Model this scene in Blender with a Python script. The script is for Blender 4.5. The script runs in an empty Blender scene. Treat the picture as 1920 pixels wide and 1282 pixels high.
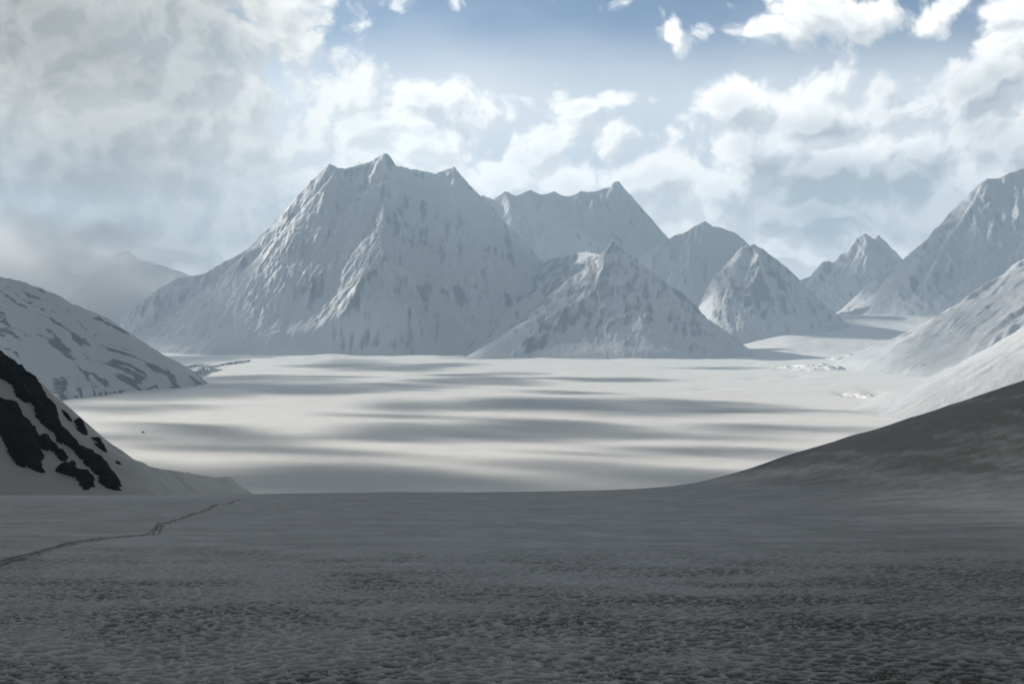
import bpy, math, random
import numpy as np

C = bpy.context.scene.collection
S = bpy.context.scene
rad = math.radians

# ------------------------------------------------------------------ camera
EYE = 284.0                       # height of the eye above the floor of the ice plain
F = 2667.0                        # focal length in photo pixels (50 mm lens)
cam = bpy.data.cameras.new('camera')
cam.lens = 50.0
cam.sensor_width = 36.0
cam.shift_y = -41.0 / 1920.0
cam.clip_start = 0.5
cam.clip_end = 200000.0
co = bpy.data.objects.new('camera', cam)
co.location = (0, 0, EYE)
co.rotation_euler = (rad(90), 0, 0)
C.objects.link(co)
S.camera = co

# ------------------------------------------------------------------ light
SUN_AZ, SUN_EL = rad(-50), rad(25)      # azimuth from the view direction, left is negative
sd = np.array([math.sin(SUN_AZ) * math.cos(SUN_EL), math.cos(SUN_AZ) * math.cos(SUN_EL), math.sin(SUN_EL)])
sl = bpy.data.lights.new('sun', 'SUN')
sl.energy = 5.0
sl.angle = rad(0.6)
sl.color = (1.0, 0.935, 0.84)
so = bpy.data.objects.new('sun', sl)
so.rotation_euler = (math.pi / 2 - SUN_EL, 0, -SUN_AZ + math.pi)
C.objects.link(so)
S.view_settings.view_transform = 'Standard'
S.view_settings.look = 'None'
S.view_settings.gamma = 1.0
S.view_settings.use_curve_mapping = False
S.view_settings.exposure = 0.25
S.cycles.use_denoising = True
S.cycles.denoising_prefilter = 'ACCURATE'
S.cycles.denoising_input_passes = 'RGB_ALBEDO_NORMAL'
S.cycles.use_adaptive_sampling = False
S.cycles.pixel_filter_type = 'BLACKMAN_HARRIS'
S.cycles.filter_width = 1.6
try:
    S.cycles.sampling_pattern = 'BLUE_NOISE'
except TypeError:
    pass
S.cycles.max_bounces = 6
S.cycles.diffuse_bounces = 3
S.cycles.volume_bounces = 1
S.cycles.transparent_max_bounces = 16

def cloud_field(blobs, veils, tones):
    """Node group: view direction in kilopixels (U, V) -> cloud density."""
    g = bpy.data.node_groups.new('cloud_density', 'ShaderNodeTree')
    g.interface.new_socket('Vector', in_out='INPUT', socket_type='NodeSocketVector')
    g.interface.new_socket('Density', in_out='OUTPUT', socket_type='NodeSocketFloat')
    g.interface.new_socket('Tone', in_out='OUTPUT', socket_type='NodeSocketFloat')
    N, L = g.nodes.new, g.links.new
    gi, go = N('NodeGroupInput'), N('NodeGroupOutput')
    def math_(op, a, b=None, c=None):
        m = N('ShaderNodeMath'); m.operation = op
        for i, v in enumerate((a, b, c)):
            if v is None: continue
            if isinstance(v, (int, float)): m.inputs[i].default_value = v
            else: L(v, m.inputs[i])
        return m.outputs[0]
    def tex(scale, detail, rough, vec, z=0.0, stretch=(1, 1.25)):
        mp = N('ShaderNodeMapping'); mp.inputs['Scale'].default_value = (stretch[0], stretch[1], 1); mp.inputs['Location'].default_value = (z * 3.1, z * 1.7, z)
        L(vec, mp.inputs['Vector'])
        t = N('ShaderNodeTexNoise'); t.noise_dimensions = '2D'; t.inputs['Scale'].default_value = scale; t.inputs['Detail'].default_value = detail; t.inputs['Roughness'].default_value = rough
        L(mp.outputs[0], t.inputs['Vector'])
        return t
    # warp the direction a little so that nothing reads as an ellipse
    w1 = tex(3.2, 4, 0.55, gi.outputs[0], 4.0)
    sub = N('ShaderNodeVectorMath'); sub.operation = 'SUBTRACT'; L(w1.outputs['Color'], sub.inputs[0]); sub.inputs[1].default_value = (0.5, 0.5, 0.5)
    sc = N('ShaderNodeVectorMath'); sc.operation = 'MULTIPLY'; L(sub.outputs[0], sc.inputs[0]); sc.inputs[1].default_value = (0.16, 0.11, 0.0)
    ad = N('ShaderNodeVectorMath'); ad.operation = 'ADD'; L(gi.outputs[0], ad.inputs[0]); L(sc.outputs[0], ad.inputs[1])
    vec = ad.outputs[0]
    def blob(px, py, rx, ry, rot=0):
        m = N('ShaderNodeMapping'); m.vector_type = 'TEXTURE'
        m.inputs['Location'].default_value = (*UV(px, py), 0)
        m.inputs['Rotation'].default_value = (0, 0, rad(rot))
        m.inputs['Scale'].default_value = (rx / 1000, ry / 1000, 1)
        L(vec, m.inputs['Vector'])
        t = N('ShaderNodeTexGradient'); t.gradient_type = 'SPHERICAL'; L(m.outputs[0], t.inputs['Vector'])
        return t.outputs['Fac']
    acc = None
    for (px, py, rx, ry, am, *ro) in blobs:
        o = math_('MULTIPLY', blob(px, py, rx * 1.7, ry * 1.7, ro[0] if ro else 0), am)
        acc = o if acc is None else math_('MAXIMUM', acc, o)
    for (px, py, rx, ry, am, *ro) in veils:
        acc = math_('MULTIPLY_ADD', blob(px, py, rx, ry, ro[0] if ro else 0), am, acc)
    n1 = tex(4.6, 7, 0.54, vec, 1.0)
    vo = N('ShaderNodeTexVoronoi'); vo.voronoi_dimensions = '2D'; vo.inputs['Scale'].default_value = 13.0; vo.inputs['Detail'].default_value = 3.0
    vo.inputs['Roughness'].default_value = 0.5
    L(vec, vo.inputs['Vector'])
    n2 = tex(30.0, 5, 0.6, vec, 2.0)
    f = math_('MULTIPLY_ADD', n1.outputs['Fac'], 1.45, -0.725)
    f = math_('MULTIPLY_ADD', vo.outputs['Distance'], -0.75, math_('ADD', f, 0.33))
    f = math_('MULTIPLY_ADD', n2.outputs['Fac'], 0.22, math_('ADD', f, -0.11))
    L(math_('ADD', acc, math_('MULTIPLY', f, 0.62)), go.inputs['Density'])
    tn = 0.0
    for (px, py, rx, ry, am, *ro) in tones:
        tn = math_('MULTIPLY_ADD', blob(px, py, rx * 1.4, ry * 1.4, ro[0] if ro else 0), am, tn)
    L(tn, go.inputs['Tone'])
    return g

def UV(px, py):
    az = math.atan((px - 960) / 2667.0)
    return az * 2.667, math.atan((600 - py) / 2667.0 * math.cos(az)) * 2.667

def build_world():
    w = bpy.data.worlds.new('World')
    S.world = w
    w.use_nodes = True
    w.cycles.sampling_method = 'MANUAL'
    w.cycles.sample_map_resolution = 1024
    nt = w.node_tree
    nt.nodes.clear()
    N, L = nt.nodes.new, nt.links.new
    out = N('ShaderNodeOutputWorld')
    bg = N('ShaderNodeBackground')
    bg.inputs['Strength'].default_value = 0.082
    sky = N('ShaderNodeTexSky')
    sky.sky_type = 'NISHITA'
    sky.sun_disc = False
    sky.sun_elevation = SUN_EL
    sky.sun_rotation = SUN_AZ
    sky.altitude = 4500
    sky.dust_density = 0.6
    tc = N('ShaderNodeTexCoord')
    sp = N('ShaderNodeSeparateXYZ'); L(tc.outputs['Generated'], sp.inputs[0])
    def math_(op, a, b=None, c=None, cl=False):
        m = N('ShaderNodeMath'); m.operation = op; m.use_clamp = cl
        for i, v in enumerate((a, b, c)):
            if v is None: continue
            if isinstance(v, (int, float)): m.inputs[i].default_value = v
            else: L(v, m.inputs[i])
        return m.outputs[0]
    def ramp(v, a, b, c=0.0, d=1.0):
        m = N('ShaderNodeMapRange'); m.interpolation_type = 'SMOOTHSTEP'
        L(v, m.inputs['Value'])
        m.inputs['From Min'].default_value, m.inputs['From Max'].default_value = a, b
        m.inputs['To Min'].default_value, m.inputs['To Max'].default_value = c, d
        return m.outputs[0]
    def mix(f, a, b):
        m = N('ShaderNodeMix'); m.data_type = 'RGBA'
        if isinstance(f, float): m.inputs['Factor'].default_value = f
        else: L(f, m.inputs['Factor'])
        for k, v in (('A', a), ('B', b)):
            if isinstance(v, tuple): m.inputs[k].default_value = (*v, 1)
            else: L(v, m.inputs[k])
        return m.outputs['Result']
    U = math_('MULTIPLY', math_('ARCTAN2', sp.outputs['X'], sp.outputs['Y']), 2.667)
    V = math_('MULTIPLY', math_('ARCSINE', sp.outputs['Z']), 2.667)
    cb = N('ShaderNodeCombineXYZ'); L(U, cb.inputs[0]); L(V, cb.inputs[1])
    grp = cloud_field(BLOBS, VEILS, TONES)
    g1 = N('ShaderNodeGroup'); g1.node_tree = grp; L(cb.outputs[0], g1.inputs[0])
    of = N('ShaderNodeVectorMath'); of.operation = 'ADD'; L(cb.outputs[0], of.inputs[0]); of.inputs[1].default_value = (-0.022, 0.026, 0)
    g2 = N('ShaderNodeGroup'); g2.node_tree = grp; L(of.outputs[0], g2.inputs[0])
    up = ramp(V, 0.62, 1.1)
    back = ramp(math_('ABSOLUTE', U), 1.2, 2.2)
    D = math_('MULTIPLY_ADD', math_('MAXIMUM', up, back), 0.75, g1.outputs['Density'])
    soft = ramp(U, -0.35, 0.15)
    al = N('ShaderNodeMapRange'); al.interpolation_type = 'SMOOTHSTEP'
    L(D, al.inputs['Value']); al.inputs['From Min'].default_value = SKY['a0']
    L(math_('MULTIPLY_ADD', soft, SKY['a1'] - SKY['a2'], SKY['a2']), al.inputs['From Max'])
    alpha = al.outputs[0]
    lit = math_('MULTIPLY_ADD', math_('SUBTRACT', g1.outputs['Density'], g2.outputs['Density']), SKY['dir'], 0.5, True)
    thick = ramp(D, SKY['t0'], SKY['t1'])
    bright = math_('MULTIPLY', math_('SUBTRACT', 1.0, math_('MULTIPLY', thick, SKY['thick'])), 1.0)
    tone = math_('ADD', math_('MULTIPLY_ADD', lit, 0.55, math_('MULTIPLY', bright, 0.45)), g1.outputs['Tone'], None, True)
    # thin high veil, thicker towards the horizon, with soft streaks
    vm = N('ShaderNodeMapping'); vm.inputs['Scale'].default_value = (1.0, 2.4, 1); L(cb.outputs[0], vm.inputs['Vector'])
    vn = N('ShaderNodeTexNoise'); vn.noise_dimensions = '2D'; vn.inputs['Scale'].default_value = 2.3; vn.inputs['Detail'].default_value = 5; vn.inputs['Roughness'].default_value = 0.5
    L(vm.outputs[0], vn.inputs['Vector'])
    veil = math_('ADD', ramp(V, 0.57, 0.40, 0.05, 0.86), math_('MULTIPLY_ADD', vn.outputs['Fac'], 0.6, -0.3), None, True)
    veil = math_('MAXIMUM', veil, ramp(V, 0.42, 0.20, 0.0, 0.95))
    # the bank on the left and the deck overhead are thicker and greyer
    gl = math_('MULTIPLY', ramp(U, -0.05, -0.75), 1.0)
    deck = math_('MAXIMUM', gl, up)
    deck = math_('MAXIMUM', deck, back)
    hi = mix(deck, SKY['hi'], SKY['hi_deck'])
    lo = mix(deck, SKY['lo'], SKY['lo_deck'])
    cc = mix(tone, lo, hi)
    dim = mix(math_('MAXIMUM', up, back), (1.0, 1.0, 1.0), (SKY['over'],) * 3)
    mu = N('ShaderNodeMix'); mu.data_type = 'RGBA'; mu.blend_type = 'MULTIPLY'; mu.inputs['Factor'].default_value = 1
    L(cc, mu.inputs['A']); L(dim, mu.inputs['B'])
    sk = N('ShaderNodeMix'); sk.data_type = 'RGBA'; sk.blend_type = 'MULTIPLY'; sk.inputs['Factor'].default_value = 1
    L(sky.outputs[0], sk.inputs['A']); sk.inputs['B'].default_value = (*SKY['blue'], 1)
    L(mix(alpha, mix(veil, sk.outputs['Result'], SKY['veil']), mu.outputs['Result']), bg.inputs['Color'])
    L(bg.outputs[0], out.inputs['Surface'])

SKY = dict(a0=0.18, a1=0.52, a2=0.55, dir=2.9, t0=0.35, t1=1.15, thick=0.9, veil=(9.2, 9.7, 10.1),
           hi=(14.5, 14.3, 13.8), lo=(4.5, 5.1, 5.6), hi_deck=(8.5, 8.2, 7.5), lo_deck=(4.0, 3.95, 3.7), over=0.21, blue=(1.0, 0.98, 0.94))
TONES = [(180, 30, 320, 120, -0.6, -10), (560, 70, 120, 110, 0.25), (60, 170, 160, 70, 0.22), (600, 250, 200, 100, 0.2), (330, 250, 160, 90, 0.12), (200, 430, 320, 130, -0.3), (420, 330, 160, 90, -0.1),
         (1570, 395, 190, 100, -0.5), (1660, 150, 220, 40, -0.28), (1560, 220, 120, 30, -0.22), (1840, 200, 70, 60, -0.3), (1740, 300, 60, 110, -0.25), (1850, 300, 60, 40, -0.18), (1600, 95, 120, 24, -0.25),
         (1360, 380, 60, 90, 0.3), (1760, 440, 90, 70, 0.3), (800, 300, 150, 40, 0.2), (1000, 345, 130, 40, 0.3), (1240, 330, 90, 40, 0.2), (840, 250, 70, 16, -0.25, -20), (1440, 170, 160, 30, 0.25), (1580, 260, 140, 24, 0.22), (1500, 475, 260, 40, 0.2)]
# masses of cloud seen from the camera's valley: centre, half size, weight (photo pixels, as directions)
BLOBS = [(60, 260, 560, 420, 1.3), (520, 60, 130, 110, 0.9), (380, 330, 300, 200, 1.0), (700, 300, 160, 90, 0.9),
         (800, 195, 180, 66, 0.92), (790, 275, 140, 55, 1.05), (670, 240, 160, 110, 0.95), (640, 180, 150, 140, 0.9), (1010, 275, 130, 60, 0.85), (880, 290, 75, 45, 0.85), (1085, 213, 90, 42, 0.85), (990, 182, 46, 26, 0.6),
         (950, 335, 130, 56, 1.15), (1060, 345, 120, 52, 1.15), (1245, 338, 110, 62, 1.1), (1150, 280, 300, 75, 0.72),
         (1254, 82, 36, 40, 0.72), (1420, 72, 100, 36, 0.85, 8), (1560, 42, 170, 52, 1.0, 6), (1740, 22, 110, 40, 0.9, 5), (1345, 76, 45, 22, 0.55),
         (1915, 60, 90, 80, 1.0, 40), (1850, 160, 150, 78, 1.1, 25), (1875, 290, 150, 120, 1.1), (1560, 150, 280, 45, 0.68),
         (1385, 195, 110, 52, 1.15), (1520, 205, 125, 60, 1.15), (1660, 195, 95, 45, 1.05), (1430, 280, 140, 75, 1.15), (1600, 300, 220, 95, 1.15), (1560, 400, 260, 110, 0.95),
         (1370, 370, 80, 80, 1.1), (1760, 400, 120, 120, 1.15), (1575, 445, 60, 28, 0.95), (1470, 490, 90, 34, 1.0), (1350, 440, 110, 50, 0.9), (1100, 400, 160, 50, 0.8), (1820, 430, 130, 60, 0.9), (1690, 470, 60, 40, 0.95), (1250, 445, 50, 24, 0.9),
         (1060, 15, 55, 40, 0.42), (885, 45, 30, 22, 0.4), (1140, 10, 60, 22, 0.35),
         (2500, 200, 600, 300, 1.0), (-900, 200, 900, 500, 1.2)]
VEILS = [(960, 600, 2600, 330, 0.25)]
build_world()

# ------------------------------------------------------------------ numpy helpers
def P(px, py, d):
    """A point seen at photo pixel (px, py) at distance d along the view."""
    return ((px - 960.0) / F * d, d, EYE + (600.0 - py) / F * d)

def hash2(ix, iy, seed):
    n = (ix.astype(np.int64) * 374761393 + iy.astype(np.int64) * 668265263 + seed * 1274126177) & 0x7fffffff
    n = ((n ^ (n >> 13)) * 1274126177) & 0x7fffffff
    n = ((n ^ (n >> 16)) * 2246822519) & 0x7fffffff
    return ((n ^ (n >> 15)) & 0xffffff) / float(0xffffff)

def noise(x, y, seed=0):
    """Gradient noise, about -0.7 .. 0.7."""
    x0 = np.floor(x); y0 = np.floor(y)
    fx = x - x0; fy = y - y0
    ux = fx * fx * fx * (fx * (fx * 6 - 15) + 10)
    uy = fy * fy * fy * (fy * (fy * 6 - 15) + 10)
    r = []
    for dy in (0, 1):
        for dx in (0, 1):
            a = hash2(x0 + dx, y0 + dy, seed) * (2 * math.pi)
            r.append(np.cos(a) * (fx - dx) + np.sin(a) * (fy - dy))
    return (r[0] * (1 - ux) + r[1] * ux) * (1 - uy) + (r[2] * (1 - ux) + r[3] * ux) * uy

def fbm(x, y, octv=5, seed=0, gain=0.5, lac=2.03):
    a, s = 1.0, 0.0
    for k in range(octv):
        s = s + a * noise(x + 17.3 * k, y - 9.1 * k, seed + k * 31)
        x, y, a = x * lac, y * lac, a * gain
    return s

def ridged(x, y, octv=5, seed=0, gain=0.55):
    a, s = 1.0, 0.0
    for k in range(octv):
        s = s + a * (1 - np.abs(noise(x + 7.7 * k, y + 3.1 * k, seed + k * 17)) * 2)
        x, y, a = x * 2.07, y * 2.07, a * gain
    return s

def worley(x, y, seed=0):
    """F1 and F2 distances of jittered cell points."""
    ix = np.floor(x); iy = np.floor(y)
    f1 = np.full(x.shape, 9.0); f2 = np.full(x.shape, 9.0)
    for dy in (-1, 0, 1):
        for dx in (-1, 0, 1):
            cx, cy = ix + dx, iy + dy
            d = np.hypot(cx + 0.1 + 0.8 * hash2(cx, cy, seed) - x, cy + 0.1 + 0.8 * hash2(cx, cy, seed + 5) - y)
            f2 = np.minimum(f2, np.maximum(f1, d))
            f1 = np.minimum(f1, d)
    return f1, f2

def sstep(a, b, x):
    t = np.clip((x - a) / (b - a), 0, 1)
    return t * t * (3 - 2 * t)

def blur(H, n=1):
    for _ in range(n):
        K = np.pad(H, 1, mode='edge')
        H = (K[1:-1, 1:-1] * 4 + K[:-2, 1:-1] * 2 + K[2:, 1:-1] * 2 + K[1:-1, :-2] * 2 + K[1:-1, 2:] * 2
             + K[:-2, :-2] + K[:-2, 2:] + K[2:, :-2] + K[2:, 2:]) / 16
    return H

# ------------------------------------------------------------------ object helpers
def grid_mesh(name, X, Y, Z, mat=None, attrs=None, keep=None, smooth=True, parent=None):
    """A mesh from 2-D arrays of points; keep is an optional mask of quads."""
    ny, nx = X.shape
    idx = np.arange(ny * nx, dtype=np.int32).reshape(ny, nx)
    q = np.stack([idx[:-1, :-1], idx[:-1, 1:], idx[1:, 1:], idx[1:, :-1]], -1).reshape(-1, 4)
    co_ = np.stack([X, Y, Z], -1).reshape(-1, 3).astype(np.float32)
    if keep is not None:
        q = q[keep.reshape(-1)]
        used = np.zeros(ny * nx, bool); used[q.ravel()] = True
        remap = np.cumsum(used) - 1
        q = remap[q].astype(np.int32)
        co_ = co_[used]
    else:
        used = None
    return raw_mesh(name, co_, q, mat, {k: (a.reshape(-1) if used is None else a.reshape(-1)[used]) for k, a in (attrs or {}).items()}, smooth, parent)

def raw_mesh(name, co_, q, mat=None, attrs=None, smooth=True, parent=None):
    me = bpy.data.meshes.new(name)
    n = q.shape[1]
    me.vertices.add(len(co_)); me.vertices.foreach_set('co', np.ascontiguousarray(co_, np.float32).ravel())
    me.loops.add(q.size); me.loops.foreach_set('vertex_index', np.ascontiguousarray(q, np.int32).ravel())
    me.polygons.add(len(q)); me.polygons.foreach_set('loop_start', np.arange(0, q.size, n, dtype=np.int32))
    if smooth:
        me.polygons.foreach_set('use_smooth', np.ones(len(q), bool))
    for k, a in (attrs or {}).items():
        me.attributes.new(k, 'FLOAT', 'POINT').data.foreach_set('value', np.ascontiguousarray(a, np.float32))
    me.update(calc_edges=True)
    if mat: me.materials.append(mat)
    o = bpy.data.objects.new(name, me)
    C.objects.link(o)
    if parent is not None: o.parent = parent
    return o

def tag(o, label=None, cat=None, group=None, kind=None):
    if label: o['label'] = label
    if cat: o['category'] = cat
    if group: o['group'] = group
    if kind: o['kind'] = kind
    return o

# ------------------------------------------------------------------ materials
def new_mat(name):
    m = bpy.data.materials.new(name)
    m.use_nodes = True
    nt = m.node_tree
    b = nt.nodes['Principled BSDF']
    return m, nt, b

def snow_rock(name, scale, snow=(0.80, 0.82, 0.85), rock=(0.10, 0.095, 0.09), bump=1.0, cut=(0.42, 0.58), amt=0.9, spec=0.2):
    """Snow with bare rock where the point attribute 'rock' plus fine noise is high; scale in metres."""
    m, nt, b = new_mat(name)
    N, L = nt.nodes.new, nt.links.new
    geo = N('ShaderNodeNewGeometry')
    at = N('ShaderNodeAttribute'); at.attribute_name = 'rock'
    n1 = N('ShaderNodeTexNoise'); n1.inputs['Scale'].default_value = 1.0 / scale; n1.inputs['Detail'].default_value = 7; n1.inputs['Roughness'].default_value = 0.62
    mp = N('ShaderNodeMapping'); mp.inputs['Scale'].default_value = (1.25, 1.0, 0.42)
    L(geo.outputs['Position'], mp.inputs['Vector']); L(mp.outputs[0], n1.inputs['Vector'])
    mm = N('ShaderNodeMath'); mm.operation = 'MULTIPLY_ADD'
    L(n1.outputs['Fac'], mm.inputs[0]); mm.inputs[1].default_value = amt; mm.inputs[2].default_value = -amt / 2
    ad = N('ShaderNodeMath'); ad.operation = 'ADD'
    L(at.outputs['Fac'], ad.inputs[0]); L(mm.outputs[0], ad.inputs[1])
    rp = N('ShaderNodeMapRange'); rp.interpolation_type = 'SMOOTHSTEP'
    rp.inputs['From Min'].default_value, rp.inputs['From Max'].default_value = cut
    L(ad.outputs[0], rp.inputs['Value'])
    n2 = N('ShaderNodeTexNoise'); n2.inputs['Scale'].default_value = 3.0 / scale; n2.inputs['Detail'].default_value = 5
    L(geo.outputs['Position'], n2.inputs['Vector'])
    rc = N('ShaderNodeMix'); rc.data_type = 'RGBA'
    rc.inputs['A'].default_value = (rock[0] * .6, rock[1] * .6, rock[2] * .6, 1); rc.inputs['B'].default_value = (rock[0] * 1.4, rock[1] * 1.4, rock[2] * 1.4, 1)
    L(n2.outputs['Fac'], rc.inputs['Factor'])
    sc = N('ShaderNodeMix'); sc.data_type = 'RGBA'
    sc.inputs['A'].default_value = (snow[0] * .93, snow[1] * .93, snow[2] * .93, 1); sc.inputs['B'].default_value = (*snow, 1)
    L(n2.outputs['Fac'], sc.inputs['Factor'])
    mx = N('ShaderNodeMix'); mx.data_type = 'RGBA'
    L(rp.outputs[0], mx.inputs['Factor']); L(sc.outputs['Result'], mx.inputs['A']); L(rc.outputs['Result'], mx.inputs['B'])
    L(mx.outputs['Result'], b.inputs['Base Color'])
    b.inputs['Roughness'].default_value = 0.6
    b.inputs['Specular IOR Level'].default_value = spec
    bp = N('ShaderNodeBump'); bp.inputs['Strength'].default_value = bump; bp.inputs['Distance'].default_value = scale * 0.12
    L(n1.outputs['Fac'], bp.inputs['Height']); L(bp.outputs[0], b.inputs['Normal'])
    return m

M_FAR = snow_rock('far_snow_and_rock', 55.0, snow=(0.61, 0.63, 0.66), rock=(0.13, 0.13, 0.135), cut=(0.27, 1.0), amt=0.7, bump=0.8)
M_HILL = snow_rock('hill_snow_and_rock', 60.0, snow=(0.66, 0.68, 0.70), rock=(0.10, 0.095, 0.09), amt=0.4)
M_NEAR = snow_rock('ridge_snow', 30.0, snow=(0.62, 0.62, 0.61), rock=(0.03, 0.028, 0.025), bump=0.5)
M_ICE = snow_rock('plain_snow', 90.0, snow=(0.90, 0.90, 0.89), bump=0.25, amt=0.0, spec=0.35)

# ------------------------------------------------------------------ the floor of the valley
def plain_z(x, y):
    u = x / np.maximum(y, 1.0)
    z = 5.0 + 0 * x
    up = sstep(10000, 14200, y) * sstep(0.125, 0.20, u) * (y > 0)
    z = z + 332 * up * (0.75 + 0.25 * up)
    z = z - 250 * sstep(14300, 17000, y) * sstep(0.125, 0.2, u)
    # long low swells
    z = z + 8 * fbm(x / 1300, y / 900, 4, 11) * sstep(1500, 3500, y)
    z = z + 2.6 * fbm(x / 260, y / 200, 4, 12) + 16 * sstep(8800, 10800, y) * fbm(x / 420, y / 600, 4, 13)
    return z

def hollow(x, y, z, px, py, w, h, depth):
    d = (EYE - 5) / ((py - 600) / F)
    cx = (px - 960) / F * d
    q = ((x - cx) / (w / F * d / 2)) ** 2 + ((y - d) / h) ** 2
    return z - depth * np.exp(-q * 1.2) + depth * 0.5 * np.exp(-(((x - cx) / (w / F * d / 1.6)) ** 2 + ((y - d + h * 1.3) / h) ** 2) * 1.5)

def fan(us_in, n_out):
    """Column directions: dense inside the view, sparser outside it, as angles."""
    a = np.linspace(-rad(21.5), rad(21.5), us_in)
    o = rad(21.5) + np.cumsum(np.geomspace(a[1] - a[0], rad(4), n_out))
    o = o[o < math.pi * 0.995]
    return np.concatenate([-o[::-1], a, o, ])

def build_glacier():
    a = fan(760, 60)
    v = np.concatenate([np.linspace(0.150, 0.030, 190), np.linspace(0.0297, 0.0155, 130)])   # drop / distance
    d = (EYE - 5) / v
    d = np.concatenate([np.array([0.5, 300, 700, 1200, 1600]), d, np.array([18800, 20000, 22000, 26000, 32000, 45000, 70000])])
    A, D = np.meshgrid(a, d)
    X = np.tan(np.clip(A, -1.2, 1.2)) * D
    out = np.abs(A) > rad(60)
    X = np.where(out, np.sin(A) * D * 2, X); Y = np.where(out, np.cos(A) * D * 2, D)
    Z = plain_z(X, Y)
    Z = np.where(D < 1700, -20, Z)
    for h in HOLLOWS: Z = hollow(X, Y, Z, *h)
    o = grid_mesh('glacier', X, Y, Z, M_ICE, {'rock': np.zeros_like(X)})
    tag(o, 'broad white glacier plain streaked with cloud shadow, running to the foot of the peaks', 'glacier', kind='structure')
    return o

HOLLOWS = [(1617, 741, 54, 250, 34), (1667, 740, 50, 250, 34), (1338, 731, 62, 110, 20), (1500, 706, 48, 130, 20), (1425, 709, 54, 140, 16), (1560, 722, 70, 100, 12), (1415, 681, 32, 170, 18),
           (1395, 678, 30, 170, 14), (1040, 700, 50, 200, 16), (1180, 684, 50, 200, 12), (505, 744, 40, 70, -5), (620, 720, 40, 90, -4), (650, 716, 40, 90, -4)]

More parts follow.
